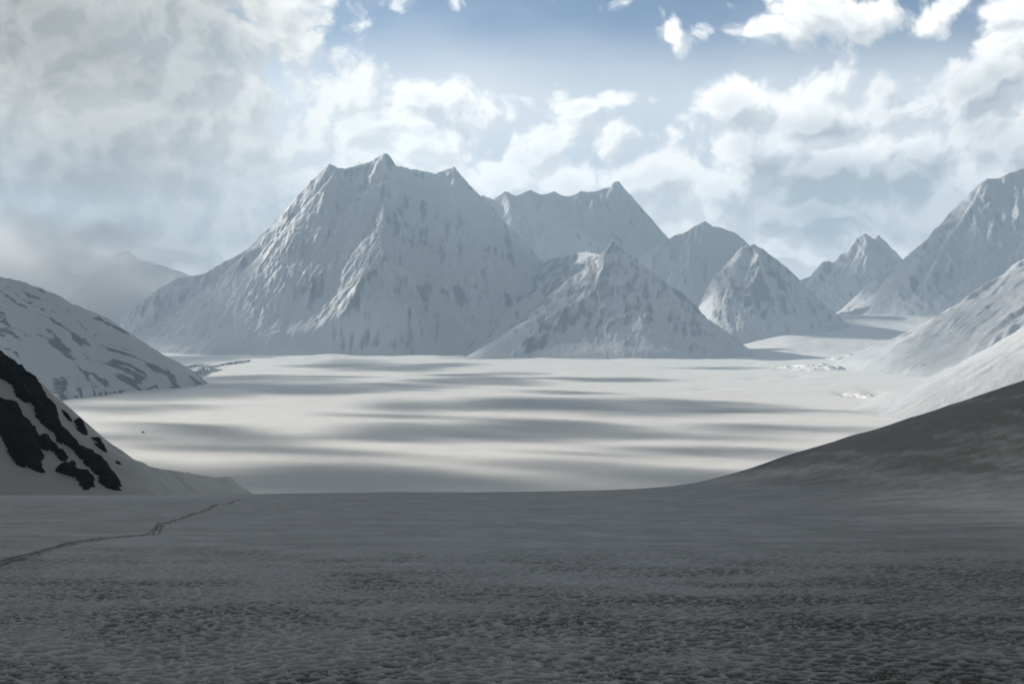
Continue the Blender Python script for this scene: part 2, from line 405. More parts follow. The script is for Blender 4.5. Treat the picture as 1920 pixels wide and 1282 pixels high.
# ------------------------------------------------------------------ mountains: a network of ridges and spurs
class Range:
    def __init__(s, x0, x1, y0, y1, res, base, seed, warp=60.0, wl=420.0):
        s.res, s.base, s.seed = res, base, seed
        s.x = np.arange(x0, x1 + res, res); s.y = np.arange(y0, y1 + res, res)
        s.X, s.Y = np.meshgrid(s.x, s.y)
        s.H = np.full(s.X.shape, base, float)
        s.WX = s.X + warp * fbm(s.X / wl, s.Y / wl, 5, seed, 0.55)
        s.WY = s.Y + warp * fbm(s.X / wl + 50, s.Y / wl, 5, seed + 3, 0.55)
        s.pad = warp * 1.2
        s.rng = random.Random(seed)
        s.crest = []; s.rib_ = None

    def seg(s, a, b, k, p, lin=None):
        R = max(a[2], b[2]) - s.base
        w = (R * k if lin is None else R / lin) + s.pad
        i0 = np.searchsorted(s.x, min(a[0], b[0]) - w); i1 = np.searchsorted(s.x, max(a[0], b[0]) + w)
        j0 = np.searchsorted(s.y, min(a[1], b[1]) - w); j1 = np.searchsorted(s.y, max(a[1], b[1]) + w)
        if i1 <= i0 or j1 <= j0: return
        X = s.WX[j0:j1, i0:i1]; Y = s.WY[j0:j1, i0:i1]
        dx, dy = b[0] - a[0], b[1] - a[1]
        t = np.clip(((X - a[0]) * dx + (Y - a[1]) * dy) / (dx * dx + dy * dy + 1e-6), 0, 1)
        d = np.hypot(X - a[0] - t * dx, Y - a[1] - t * dy)
        z = a[2] + (b[2] - a[2]) * t
        if lin is None:
            r = np.maximum(z - s.base, 1.0)
            h = s.base + r * np.clip(1 - d / (r * k), 0, 1) ** p
        else:
            h = z - lin * d
        s.H[j0:j1, i0:i1] = np.maximum(s.H[j0:j1, i0:i1], h)

    def ridge(s, pts, k=1.5, p=1.55, spurs=0, jag=6.0, sub=True, sides=(-1, 1), bump=0.10):
        """Main crest, with spurs every so many metres on the chosen sides."""
        # resample with a little jaggedness
        q = []
        for a, b in zip(pts[:-1], pts[1:]):
            n = max(1, int(math.dist(a[:2], b[:2]) / 70))
            for i in range(n):
                t = i / n
                e = 0 if i == 0 else s.rng.uniform(-1, 1) * jag
                q.append((a[0] + (b[0] - a[0]) * t, a[1] + (b[1] - a[1]) * t, a[2] + (b[2] - a[2]) * t + e))
        q.append(pts[-1])
        for a, b in zip(q[:-1], q[1:]):
            s.seg(a, b, k, p); s.crest.append((a, b))
        if spurs:
            acc = s.rng.uniform(0, spurs)
            for a, b in zip(q[:-1], q[1:]):
                acc += math.dist(a[:2], b[:2])
                if acc > spurs:
                    acc -= spurs * s.rng.uniform(0.7, 1.3)
                    ang = math.atan2(b[1] - a[1], b[0] - a[0])
                    for sg in sides:
                        s.spur(a, ang + sg * (math.pi / 2 + s.rng.uniform(-0.5, 0.5)), k, p, bump * s.rng.uniform(0.6, 1.5), sub)

    def spur(s, a, ang, k, p, bump, sub, length=0.8):
        R = a[2] - s.base
        if R < 60: return
        Lr = R * k * length * s.rng.uniform(0.7, 1.1)
        n = 9; prev = a; lst = []
        x, y = a[0], a[1]
        for i in range(1, n + 1):
            t = i / n
            ang += s.rng.uniform(-0.18, 0.18)
            x += math.cos(ang) * Lr / n; y += math.sin(ang) * Lr / n
            z = s.base + R * max(0.0, 1 - t * Lr / (R * k)) ** p + R * bump * math.sin(math.pi * t ** 0.8) * s.rng.uniform(0.75, 1.25)
            cur = (x, y, z)
            s.seg(prev, cur, k, p, lin=s.rng.uniform(1.0, 1.5))
            if sub and i in (2, 3, 4, 5, 6, 7):
                for sg in (-1, 1):
                    if s.rng.random() < 0.6: s.rib(cur, ang + sg * s.rng.uniform(0.5, 1.0), R * bump * 1.4)
            prev = cur

    def rib(s, a, ang, drop):
        L_ = drop * s.rng.uniform(1.2, 2.6)
        prev = a
        for i in range(1, 4):
            t = i / 3
            cur = (a[0] + math.cos(ang) * L_ * t, a[1] + math.sin(ang) * L_ * t, a[2] - drop * 1.15 * t - 8 * t)
            s.seg(prev, cur, 1, 1, lin=1.4)
            prev = cur

    def line(s, pts, lin=1.2, jag=8.0, ribs=True):
        """A buttress traced on the face: steep-sided."""
        q = []
        for a, b in zip(pts[:-1], pts[1:]):
            n = max(1, int(math.dist(a, b) / 90))
            for i in range(n):
                t = i / n; e = s.rng.uniform(-1, 1) * jag * (i > 0)
                q.append((a[0] + (b[0] - a[0]) * t + e, a[1] + (b[1] - a[1]) * t, a[2] + (b[2] - a[2]) * t + e))
        q.append(pts[-1])
        for i, (a, b) in enumerate(zip(q[:-1], q[1:])):
            s.seg(a, b, 1, 1, lin=lin)
            if ribs and i > 1 and s.rng.random() < 0.5:
                an = math.atan2(b[1] - a[1], b[0] - a[0])
                for sg in (-1, 1):
                    if s.rng.random() < 0.6: s.rib(a, an + sg * s.rng.uniform(0.5, 1.1), s.rng.uniform(60, 170))

    def erode(s, n, steps=48, k=0.35, seed=1):
        H = s.H / s.res
        ny, nx = H.shape
        r = np.random.default_rng(seed)
        for ps in range(2):
            px = r.uniform(2, nx - 3, n); py = r.uniform(2, ny - 3, n)
            dx = np.zeros(n); dy = np.zeros(n); sed = np.zeros(n); vel = np.ones(n)
            for st in range(steps):
                ix = px.astype(int); iy = py.astype(int); fx = px - ix; fy = py - iy
                h00 = H[iy, ix]; h10 = H[iy, ix + 1]; h01 = H[iy + 1, ix]; h11 = H[iy + 1, ix + 1]
                gx = (h10 - h00) * (1 - fy) + (h11 - h01) * fy
                gy = (h01 - h00) * (1 - fx) + (h11 - h10) * fx
                dx = dx * 0.25 - gx * 0.75; dy = dy * 0.25 - gy * 0.75
                l = np.hypot(dx, dy) + 1e-6
                nxp = np.clip(px + dx / l, 2, nx - 3); nyp = np.clip(py + dy / l, 2, ny - 3)
                jx = nxp.astype(int); jy = nyp.astype(int); ax = nxp - jx; ay = nyp - jy
                hn = (H[jy, jx] * (1 - ax) + H[jy, jx + 1] * ax) * (1 - ay) + (H[jy + 1, jx] * (1 - ax) + H[jy + 1, jx + 1] * ax) * ay
                ho = (h00 * (1 - fx) + h10 * fx) * (1 - fy) + (h01 * (1 - fx) + h11 * fx) * fy
                dh = hn - ho
                cap = np.maximum(-dh, 0.02) * vel * 2.2
                up = dh > 0
                dep = np.where(up, np.minimum(dh, sed), np.where(sed > cap, (sed - cap) * 0.3, -np.minimum((cap - sed) * k, -dh * 0.5)))
                sed = sed - dep
                dl = np.zeros(H.size)
                base_i = iy * nx + ix
                for (qo, w) in ((0, (1 - fx) * (1 - fy)), (1, fx * (1 - fy)), (nx, (1 - fx) * fy), (nx + 1, fx * fy)):
                    dl += np.bincount(base_i + qo, dep * w * 0.5, H.size)
                H += np.clip(dl, -0.12, 0.08).reshape(H.shape)
                vel = np.sqrt(np.maximum(vel * vel * 0.9 - dh, 0.05))
                px, py = nxp, nyp
        s.H = H * s.res

    def ray_rib(s, crest, px_list, D0, k, p, proud, lin=1.15, jag=6.0):
        """A buttress through photo pixels, standing proud of the face below the crest."""
        out = []
        cx = np.array([c[0] for c in crest]); cz = np.array([c[2] for c in crest])
        for i, (px, py) in enumerate(px_list):
            ds = np.linspace(D0, D0 - 2600, 900)
            xs = (px - 960) / F * ds; zs = EYE + (600 - py) / F * ds
            zr = np.interp(xs * D0 / ds, cx, cz) - s.base
            face = s.base + zr * np.clip(1 - (D0 - ds) / (zr * k), 0, 1) ** p
            pr = proud * math.sin(math.pi * min(1.0, (i + 0.35) / len(px_list)))
            hit = np.nonzero(zs >= face + pr)[0]
            j = hit[0] if len(hit) else 0
            out.append((xs[j], ds[j], zs[j]))
        s.line(out, lin=lin, jag=jag)

    def sharpen(s, amp=5.0, wl=70.0, fl=16.0, fw=130.0, sl=0.15):
        """Crisp crests again after the erosion, gullies, and small-scale ruggedness."""
        s.flute(fl, fw, (sl, 1.0))
        for (a, b) in s.crest: s.seg(a, b, 1, 1, lin=1.7)
        m = sstep(30, 350, s.H - s.base)
        s.H = s.H + m * amp * (ridged(s.X / wl, s.Y / wl + s.H / wl * 0.5, 4, s.seed + 55) - 1.2)

    def flute(s, amp=16.0, wl=130.0, sl=(0.0, 1.0)):
        """Gullies and ribs running down the fall line; sl gives the drift of the lines across the face."""
        w = 40 * fbm(s.X / 350, s.Y / 350 + s.H / 500, 3, s.seed + 91)
        c = s.X + w + sl[0] * s.H
        a = np.abs(noise(c / wl, s.H / (wl * 7) + s.Y / (wl * 9), s.seed + 92)) * 2
        b = np.abs(noise(c / (wl * 0.43), s.H / (wl * 3.2) + s.Y / (wl * 5), s.seed + 93)) * 2
        s.rib_ = 0.62 * np.clip(a, 0, 1) + 0.38 * np.clip(b, 0, 1)
        gy, gx = np.gradient(blur(s.H, 2), s.res)
        m = sstep(0.35, 0.85, np.hypot(gx, gy)) * sstep(25, 200, s.H - s.base)
        s.H = s.H + m * amp * sl[1] * (s.rib_ - 0.55)

    def rock_attr(s, lo=0.85, hi=1.35, bias=0.0, freq=300.0):
        gy, gx = np.gradient(blur(s.H, 3), s.res)
        sl_ = np.hypot(gx, gy)
        n = 0.75 * fbm(s.X / freq * 3.2, s.H / freq * 0.35 + s.Y / freq * 0.2, 4, s.seed + 77, 0.6) + 0.5 * fbm(s.X / freq * 0.5, s.H / freq * 0.5, 2, s.seed + 78)
        rb = (s.rib_ - 0.42) * 1.1 if s.rib_ is not None else 0
        return np.clip((sl_ - lo) / (hi - lo) * 0.6 + n * 0.42 + rb + bias, -0.5, 1.5)

    def build(s, name, mat, rock, sink=25.0, fade=350.0):
        ex = np.minimum(s.x - s.x[0], s.x[-1] - s.x); ey = np.minimum(s.y - s.y[0], s.y[-1] - s.y)
        s.H = s.base + (s.H - s.base) * sstep(0, fade, np.minimum(ex[None, :], ey[:, None]))
        m = s.H > s.base + 1.5
        kq = m[:-1, :-1] | m[1:, :-1] | m[:-1, 1:] | m[1:, 1:]
        Z = s.H.copy()
        # the skirt of the mountain passes below the snow of the plain
        Z = Z - sink * sstep(60, 0, s.H - s.base)
        return grid_mesh(name, s.X, s.Y, Z, mat, {'rock': rock}, kq)

def detail(r, amp, wl, seed):
    m = sstep(10, 220, r.H - r.base)
    r.H = r.H + m * amp * (ridged(r.WX / wl, r.WY / wl, 5, seed) - 1.1)

def PP(d, *pts):
    """Pixel list -> points; a point may carry its own distance."""
    return [P(p[0], p[1], p[2] if len(p) > 2 else d) for p in pts]

def build_main_peak():
    r = Range(-4100, 900, 11300, 15200, 10.5, 5.0, 101, 32.0, 300.0)
    sky = PP(13300, (150, 640), (225, 602), (262, 570), (300, 540), (330, 521), (385, 512), (420, 490), (470, 465), (500, 432), (530, 400), (560, 372),
             (572, 350), (590, 330), (608, 315), (618, 306), (632, 315), (645, 317), (668, 310), (690, 304), (705, 294), (718, 286), (728, 293),
             (743, 311), (757, 312), (775, 317), (800, 322), (812, 325), (835, 317), (852, 312), (862, 330), (872, 352), (885, 372), (894, 378),
             (900, 392), (920, 402), (935, 408), (945, 425), (960, 445), (968, 460), (985, 470), (1000, 480), (1020, 490), (1040, 502), (1075, 520))
    r.ridge(sky, k=1.22, p=1.5, spurs=520, jag=5, sides=(1, -1), bump=0.045)
    for ln, pr in (([(590, 335), (575, 380), (545, 430), (530, 480), (520, 540), (510, 600)], 70),
                   ([(757, 313), (735, 330), (700, 352), (668, 372), (656, 400), (622, 436), (600, 470), (575, 520)], 190),
                   ([(732, 345), (722, 380), (716, 410), (714, 450), (722, 490), (745, 535), (742, 570), (735, 610), (728, 650)], 300),
                   ([(632, 316), (622, 335), (600, 358), (570, 395), (540, 425), (505, 470), (470, 520), (445, 580)], 180),
                   ([(712, 400), (690, 435), (660, 458), (640, 500), (625, 560), (610, 610)], 130),
                   ([(852, 314), (866, 370), (878, 430), (885, 490), (893, 550), (885, 610)], 190),
                   ([(920, 404), (946, 460), (962, 510), (975, 560), (985, 610)], 170),
                   ([(800, 324), (806, 380), (815, 440), (822, 500), (835, 560), (850, 610)], 110),
                   ([(500, 434), (490, 480), (470, 530), (455, 575), (440, 620)], 110),
                   ([(385, 513), (380, 545), (365, 590), (350, 640)], 120), ([(330, 522), (310, 550), (285, 585), (262, 620)], 40), ([(420, 492), (415, 540), (405, 590)], 40)):
        r.ray_rib(sky, ln, 13300, 1.22, 1.5, pr, lin=1.0)
    r.H = blur(r.H, 1)
    detail(r, 14, 330, 5)
    r.erode(14000, 44, 0.22, 3)
    r.sharpen(7, 90, 20, 105, 0.1)
    o = r.build('mountain', M_FAR, r.rock_attr(0.85, 1.5, 0.15))
    tag(o, 'broad many-topped snow massif with dark ribs, tallest mountain, rising from the far edge of the plain', 'mountain', kind='structure')
    return r

def build_pyramid():
    r = Range(-600, 2050, 9900, 13500, 9.0, 5.0, 202, 45)
    r.ridge(PP(11400, (1150, 452), (1165, 468), (1185, 478), (1200, 492), (1230, 510), (1250, 530), (1280, 550), (1300, 571), (1320, 592), (1345, 617), (1362, 640), (1400, 655, 11300)),
            k=1.02, p=1.2, spurs=200, jag=4, bump=0.07)
    r.ridge(PP(0, (1150, 452, 11400), (1138, 470, 11300), (1128, 500, 11170), (1112, 540, 11000), (1090, 560, 10900), (1045, 580, 10750), (1015, 605, 10640), (985, 632, 10540)),
            k=1.05, p=1.15, spurs=0, jag=3)
    r.ridge(PP(0, (1150, 452, 11400), (1125, 478, 11700), (1100, 472, 12000), (1072, 474, 12300), (1045, 482, 12700), (1020, 490, 13100)), k=1.5, p=1.5, jag=2, spurs=350, bump=0.04)
    # the snow ramp that fills the bay between this peak and the massif
    rp = PP(0, (1030, 492, 13100), (1075, 512, 12000), (1058, 550, 11500), (1040, 575, 11200))
    for a_, b_ in zip(rp[:-1], rp[1:]): r.seg(a_, b_, 1, 1, lin=0.62)
    r.line(PP(0, (1150, 452, 11400), (1140, 520, 11200), (1155, 570, 11050), (1190, 620, 10900), (1222, 662, 10750)))
    r.line(PP(0, (1200, 492, 11400), (1215, 545, 11200), (1240, 600, 11000), (1262, 650, 10800)))
    r.H = blur(r.H, 1)
    detail(r, 11, 190, 6)
    r.erode(6000, 36, 0.22, 4)
    r.sharpen(6, 70, 18, 80, -0.25)
    o = r.build('mountain', M_FAR, r.rock_attr(0.6, 1.2, 0.38, 220))
    tag(o, 'sharp dark-ribbed pyramid peak standing in front of the others, bright snow along its near ridge', 'mountain', kind='structure')

def build_simple(seed, d, pts, y0, y1, x0, x1, res, base, k, p, spurs, bump, lines=(), rock=(0.9, 1.4, 0.0), det=(14, 240), er=12000, warp=26, label='', sides=(-1, 1), extra=()):
    r = Range(x0, x1, y0, y1, res, base, seed, warp)
    r.ridge(PP(d, *pts), k=k, p=p, spurs=spurs, jag=4, bump=bump, sides=sides)
    for e in extra: r.ridge(PP(d, *e), k=k, p=p, spurs=spurs, jag=4, bump=bump, sides=sides)
    for l in lines: r.line(PP(0, *l))
    r.H = blur(r.H, 1)
    detail(r, det[0], det[1], seed + 9)
    r.erode(int(er * 0.45), 36, 0.22, seed)
    r.sharpen(8, 85, 20, 95)
    o = r.build('mountain', M_FAR, r.rock_attr(rock[0], rock[1], rock[2] + 0.12, *rock[3:]))
    tag(o, label, 'mountain', kind='structure')
    return r

def build_far_peaks():
    build_simple(303, 16500, [(760, 420), (850, 380), (880, 384), (905, 366), (925, 373), (948, 358), (968, 368), (995, 356), (1015, 365), (1040, 358), (1058, 368), (1075, 366), (1090, 357), (1105, 361), (1118, 357), (1135, 351), (1148, 349), (1153, 341), (1159, 341),
                              (1162, 357), (1168, 363), (1171, 380), (1185, 396), (1192, 410), (1200, 430), (1208, 450), (1214, 459), (1240, 480), (1280, 540)],
                 14600, 18300, -2000, 2900, 15.0, 60.0, 1.1, 1.3, 380, 0.06, rock=(1.0, 1.7, -0.1), det=(16, 300),
                 label='blunt far peak with a small upright tooth, its flat top under a cloud cap')
    build_simple(404, 14600, [(1170, 560), (1205, 480), (1222, 468), (1240, 455), (1262, 443), (1280, 437), (1300, 425), (1323, 414), (1335, 424), (1350, 427), (1375, 435), (1390, 446), (1400, 462), (1420, 490), (1470, 560), (1500, 600)],
                 13000, 16300, 800, 3700, 13.0, 60.0, 1.15, 1.3, 330, 0.05, rock=(1.0, 1.6, -0.05), er=9000,
                 label='smooth rounded grey-blue mountain between the toothed peak and the cone with a lit edge')
    build_simple(505, 13000, [(1312, 575, 12700), (1330, 537, 12850), (1368, 520, 12900), (1376, 500, 12950), (1386, 474), (1392, 462), (1405, 460), (1417, 458), (1430, 465), (1455, 485), (1475, 500), (1500, 525), (1530, 560), (1550, 581), (1575, 606), (1620, 630)],
                 11900, 14200, 1500, 3400, 9.0, 90.0, 1.15, 1.25, 220, 0.06, rock=(0.8, 1.3, 0.08, 220), det=(10, 190), er=9000,
                 label='cone-shaped snow peak with its sunlit edge on one side, right of the dark pyramid')
    build_simple(606, 17200, [(1440, 560), (1505, 522), (1530, 513), (1536, 505), (1543, 491), (1553, 487), (1561, 496), (1585, 470), (1605, 446), (1622, 437), (1636, 446), (1642, 447), (1648, 440), (1656, 455), (1668, 465), (1676, 482), (1682, 500), (1720, 530), (1780, 560)],
                 15600, 18900, 2700, 5600, 13.0, 200.0, 1.1, 1.25, 260, 0.06, rock=(0.9, 1.5, 0.0, 260), er=9000,
                 label='small ragged far peak with a side tooth at the head of the glacier valley')
    build_simple(707, 15000, [(1640, 520), (1682, 500), (1706, 495), (1715, 480), (1735, 465), (1760, 431), (1780, 410), (1800, 386), (1830, 350), (1850, 335), (1875, 333), (1890, 324), (1920, 314), (1990, 300), (2080, 300), (2200, 330), (2350, 380), (2500, 470)],
                 13300, 16900, 2900, 8400, 14.0, 150.0, 1.2, 1.35, 380, 0.08, rock=(0.9, 1.5, -0.02, 300), er=14000,
                 lines=[[(1850, 335, 15000), (1810, 400, 14750), (1770, 460, 14500), (1745, 510, 14200)], [(1920, 314, 15000), (1880, 400, 14700), (1840, 480, 14400), (1800, 550, 14000)],
                        [(1990, 300, 15000), (1960, 380, 14700), (1900, 470, 14350), (1850, 550, 13900)]],
                 label='high steep mountain wall with sunlit streaks rising beyond the right side valley')
    build_simple(808, 15800, [(60, 660), (120, 590), (170, 525), (205, 486), (225, 470), (240, 471), (265, 488), (300, 497), (340, 508), (400, 530), (480, 590)],
                 14000, 17600, -8800, -2300, 18.0, 5.0, 1.3, 1.4, 420, 0.06, rock=(1.0, 1.6, -0.1), er=8000,
                 label='mountain half lost in the grey cloud bank behind the left shoulder of the massif')

def build_left_hill():
    r = Range(-5600, -1150, 4500, 8300, 9.0, 5.0, 909, 40, 300)
    r.ridge(PP(0, (-900, 470, 6300), (-600, 440, 6300), (-300, 450, 6200), (-120, 480, 6150), (0, 514, 6100), (40, 524, 6100), (100, 550, 6120), (150, 573, 6150), (200, 596, 6180), (250, 632, 6250), (300, 667, 6350), (345, 697, 6450), (390, 712, 6600)),
            k=1.9, p=1.35, spurs=260, jag=3, bump=0.035)
    r.ridge(PP(0, (-300, 450, 6200), (-500, 420, 7400)), k=1.6, p=1.3, spurs=300)
    r.H = blur(r.H, 2)
    detail(r, 6, 140, 8)
    r.erode(12000, 40, 0.25, 5)
    r.sharpen(3, 60, 12, 70, 1.6)
    # bare bands slant down to the right across the face
    a = r.X * 0.5 + r.H + 30 * fbm(r.X / 260, r.Y / 260, 3, 22)
    band = fbm(a / 21, (r.X - r.H * 0.5) / 260, 4, 19, 0.6)
    low = sstep(420, 120, r.H)
    rk = 0.12 + 0.15 * low + band * 1.15 + 0.3 * fbm(r.X / 420, r.Y / 420, 2, 21)
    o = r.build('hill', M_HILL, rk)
    tag(o, 'long snow hillside with slanting bare rock bands in shade, beside the glacier on the left', 'hillside', kind='structure')

def build_right_slopes():
    r = Range(1650, 5200, 5200, 10200, 11.0, 5.0, 1010, 45, 300)
    r.ridge(PP(0, (1695, 682, 8300), (1722, 660, 8400), (1758, 634, 8450), (1802, 600, 8500), (1825, 582, 8500), (1848, 558, 8500), (1875, 536, 8400), (1895, 510, 8300), (1920, 490, 8200), (2000, 430, 8000), (2150, 380, 7800), (2400, 330, 7600)),
            k=1.35, p=1.45, spurs=260, jag=5, bump=0.06)
    r.ridge(PP(0, (2000, 430, 8000), (2080, 560, 6600), (2050, 640, 5800)), k=1.8, p=1.4, spurs=300)
    r.H = blur(r.H, 1)
    detail(r, 9, 170, 14)
    r.erode(10000, 40, 0.25, 6)
    r.sharpen(7, 70, 26, 110, -1.4)
    o = r.build('hill', M_FAR, r.rock_attr(0.75, 1.35, -0.02, 200))
    tag(o, 'furrowed snow slope sweeping down to the glacier below the high right wall', 'hillside', kind='structure')
    r = Range(800, 3600, 2700, 6600, 10.0, 5.0, 1111, 30, 350)
    r.ridge(PP(0, (1812, 708, 4650), (1838, 688, 4600), (1870, 652, 4500), (1896, 622, 4450), (1920, 607, 4400), (1980, 560, 4350), (2100, 470, 4300), (2400, 330, 4300)),
            k=1.9, p=1.75, spurs=260, jag=2, bump=0.012, sub=False)
    r.H = blur(r.H, 2)
    detail(r, 5, 130, 15)
    r.erode(6000, 36, 0.25, 7)
    r.sharpen(2.0, 45, 6, 90, -1.2)
    o = r.build('hill', M_FAR, np.zeros_like(r.H) - 0.3)
    tag(o, 'smooth bright sunlit snow slope just behind the dark near slope on the right', 'hillside', kind='structure')

# ------------------------------------------------------------------ the near ground
def near_base(x, y):
    d = np.maximum(y, 1.0)
    u = x / d
    z = EYE - (4.7 + 0.112 * d)
    # falls away beyond the brow; on the left it runs on to the foot of the rock ridge
    br = 470 + 35 * np.sin(x / 240.0) + 1000 * sstep(-0.185, -0.30, u)
    z = z - np.maximum(d - br, 0) ** 2 * 0.00042
    # hillside on the right
    hx = np.maximum(x - 20 - 0.05 * d, 0)
    t = x - 62
    hill = 0.33 * (np.sqrt(t * t + 500) + t) / 2 * sstep(60, 580, d)
    hill = hill + 1.6 * sstep(0, 60, hx) * fbm(x / 90, y / 160, 3, 31) * sstep(150, 500, d)
    z = z - 9 * sstep(330, 1000, d) * sstep(-0.14, -0.28, u)
    # slow swells
    hill = hill + 0.9 * sstep(10, 60, hx) * fbm(x / 34, y / 60, 3, 32) * sstep(200, 500, d)
    return z + hill + sstep(30, 90, d) * (0.55 * fbm(x / 60, y / 45, 3, 33)) + 0.10 * fbm(x / 11, y / 8, 3, 34)

def cups(x, y):
    """Sun cups: sharp rims round bowls. Returns height and how deep in a bowl."""
    x, y = x * 0.83 - y * 0.56, x * 0.56 + y * 0.83
    big = 0.7 * fbm(x / 5.5, y / 5.5, 2, 49)
    wx = x + big + 0.42 * fbm(x / 1.2, y / 1.2, 4, 41); wy = y + 0.9 * big + 0.42 * fbm(x / 1.2 + 9, y / 1.2, 4, 42)
    a1, a2 = worley(wx / 0.72, wy / 0.66, 43)
    b1, b2 = worley(wx / 0.30 + 3, wy / 0.27, 44)
    bowl = sstep(0.0, 0.42, a2 - a1); bow2 = sstep(0.0, 0.4, b2 - b1)
    am = 0.75 + 0.45 * sstep(-0.3, 0.35, fbm(x / 6, y / 6, 4, 45))
    h = -(0.105 * bowl * (1 - 0.35 * a1) + 0.03 * bow2) * am + 0.02 * fbm(x / 0.22, y / 0.22, 3, 46)
    return h, (0.75 * bowl + 0.25 * bow2) * am

TRAIL = [(-40, 1070), (0, 1059), (60, 1043), (100, 1030), (150, 1019), (205, 1011), (240, 1008), (285, 1003), (300, 992), (320, 981), (345, 970), (380, 958), (420, 946), (455, 938)]

def build_near():
    a = fan(900, 34)
    a = a[np.abs(a) < rad(72)]
    v = np.concatenate([np.linspace(0.300, 0.1255, 470), np.linspace(0.1252, 0.1215, 24)])
    d = 4.7 / (v - 0.112)
    d = np.concatenate([np.array([3.0, 8, 14, 20]), d, np.linspace(515, 1700, 110)])
    A, D = np.meshgrid(a, d)
    X = np.tan(A) * D; Y = D.copy()
    Z = near_base(X, Y)
    h, b = cups(X, Y)
    k = sstep(105, 34, D)
    Z = Z + h * (0.12 + 0.88 * k)
    dirt_shade = np.clip(b * sstep(125, 34, D) + 0.40 * sstep(34, 125, D), 0, 1.2) * (0.72 + 0.42 * sstep(-0.35, 0.35, fbm(X / 12, Y / 9, 5, 47)))
    dirt_shade = dirt_shade + 0.16 * fbm(X / 3.0, Y / 5.0, 4, 50) * sstep(45, 120, D)
    dirt_shade = dirt_shade + 0.14 * sstep(120, 34, D) + 0.22 * sstep(0.02, 0.33, X / D)  # darker close to the viewer and towards the right
    # brighter light put into the snow colour where the field meets the rock ridge
    dirt_shade = dirt_shade * (1 - 0.85 * sstep(-0.15, -0.24, X / D) * sstep(230, 480, D))
    # shade of the hillside painted in, with dusty streaks down the slope
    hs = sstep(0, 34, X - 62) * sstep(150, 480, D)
    dirt_shade = dirt_shade + hs * (0.5 + 0.45 * fbm(X / 16, (Y + X) / 140, 4, 48))
    o = grid_mesh('snow_field', X, Y, Z, M_FIELD, {'dirt_shade': dirt_shade})
    tag(o, 'shaded grey snowfield pitted with sun cups, falling away from the viewer', 'snowfield', kind='structure')

def ground_at(px, py):
    d = 4.7 / ((py - 600) / F - 0.112)
    return (px - 960) / F * d, d

def build_trail():
    rng = random.Random(5)
    pts = []
    for (p, q) in zip(TRAIL[:-1], TRAIL[1:]):
        for i in range(14):
            t = i / 14
            pts.append((p[0] + (q[0] - p[0]) * t, p[1] + (q[1] - p[1]) * t))
    xy = np.array([ground_at(*p) for p in pts])
    tn = np.gradient(xy, axis=0); tn /= np.hypot(tn[:, 0], tn[:, 1])[:, None] + 1e-9
    nr = np.stack([-tn[:, 1], tn[:, 0]], 1)
    s = np.concatenate([[0], np.cumsum(np.hypot(*np.diff(xy, axis=0).T))])
    V, Q, D = [], [], []
    for strand in range(3):
        if strand == 2: continue
        off = (strand - 0.5) * 0.5 * (0.4 + 1.3 * sstep(-0.1, 0.5, noise(s / 22, s * 0 + 3.3, 60))) + 0.5 * noise(s / 14, s * 0 + strand * 7.7, 61)
        w = 0.20 + 0.24 * np.abs(noise(s / 5, s * 0 + strand, 62)) * 2
        prof = [(-1.9, -0.05), (-1.2, 0.07), (-0.8, 0.06), (-0.35, -0.02), (0.35, -0.03), (0.8, 0.06), (1.2, 0.07), (1.9, -0.05)]
        for i in range(len(xy)):
            base = len(V)
            for (c, h) in prof:
                x = xy[i, 0] + nr[i, 0] * (off[i] + c * w[i]); y = xy[i, 1] + nr[i, 1] * (off[i] + c * w[i])
                V.append([x, y, h + rng.uniform(-0.03, 0.03) + 0.03]); D.append(1.15 if abs(c) < 1 else 0.6)
            if i:
                for j in range(len(prof) - 1):
                    Q.append((base - len(prof) + j, base - len(prof) + j + 1, base + j + 1, base + j))
    V = np.array(V)
    V[:, 2] += near_base(V[:, 0], V[:, 1]) - 0.05
    o = raw_mesh('footprint_trail', V, np.array(Q), M_FIELD, {'dirt_shade': np.array(D)}, smooth=True)
    tag(o, 'thin braided trail of footprints crossing the shaded snowfield towards the brow', 'trail', kind='structure')

# ------------------------------------------------------------------ the rock ridge on the left
OUTCROPS = [
    [(-60, 600), (0, 664), (18, 672), (36, 682), (54, 705), (75, 737), (104, 765), (108, 782), (93, 775), (72, 766), (40, 745), (22, 727), (0, 701), (-60, 650)],
    [(-40, 720), (0, 748), (22, 759), (43, 784), (64, 802), (72, 820), (75, 856), (77, 888), (58, 879), (36, 868), (14, 838), (0, 814), (-40, 790)],
    [(62, 752), (92, 770), (112, 790), (132, 816), (149, 836), (166, 850), (185, 865), (201, 878), (213, 896), (224, 916), (206, 914), (192, 899), (180, 883), (164, 871), (146, 856), (130, 838), (112, 826), (104, 812), (90, 802), (72, 786)],
    [(77, 815), (94, 824), (112, 842), (130, 860), (118, 864), (97, 842), (77, 835)],
    [(110, 876), (126, 872), (137, 869), (144, 878), (158, 886), (176, 909), (155, 912), (144, 893), (132, 892), (115, 886)],
    [(143, 790), (152, 797), (161, 813), (154, 809)],
    [(175, 823), (186, 832), (206, 850), (202, 851), (186, 838)],
    [(211, 855), (218, 861), (228, 870), (222, 868)],
    [(119, 770), (126, 778), (133, 792), (127, 787)],
]

def inside(poly, x, y):
    r = np.zeros(x.shape, bool)
    n = len(poly)
    for i in range(n):
        (x1, y1), (x2, y2) = poly[i], poly[(i + 1) % n]
        c = ((y1 > y) != (y2 > y)) & (x < (x2 - x1) * (y - y1) / (y2 - y1 + 1e-9) + x1)
        r ^= c
    return r

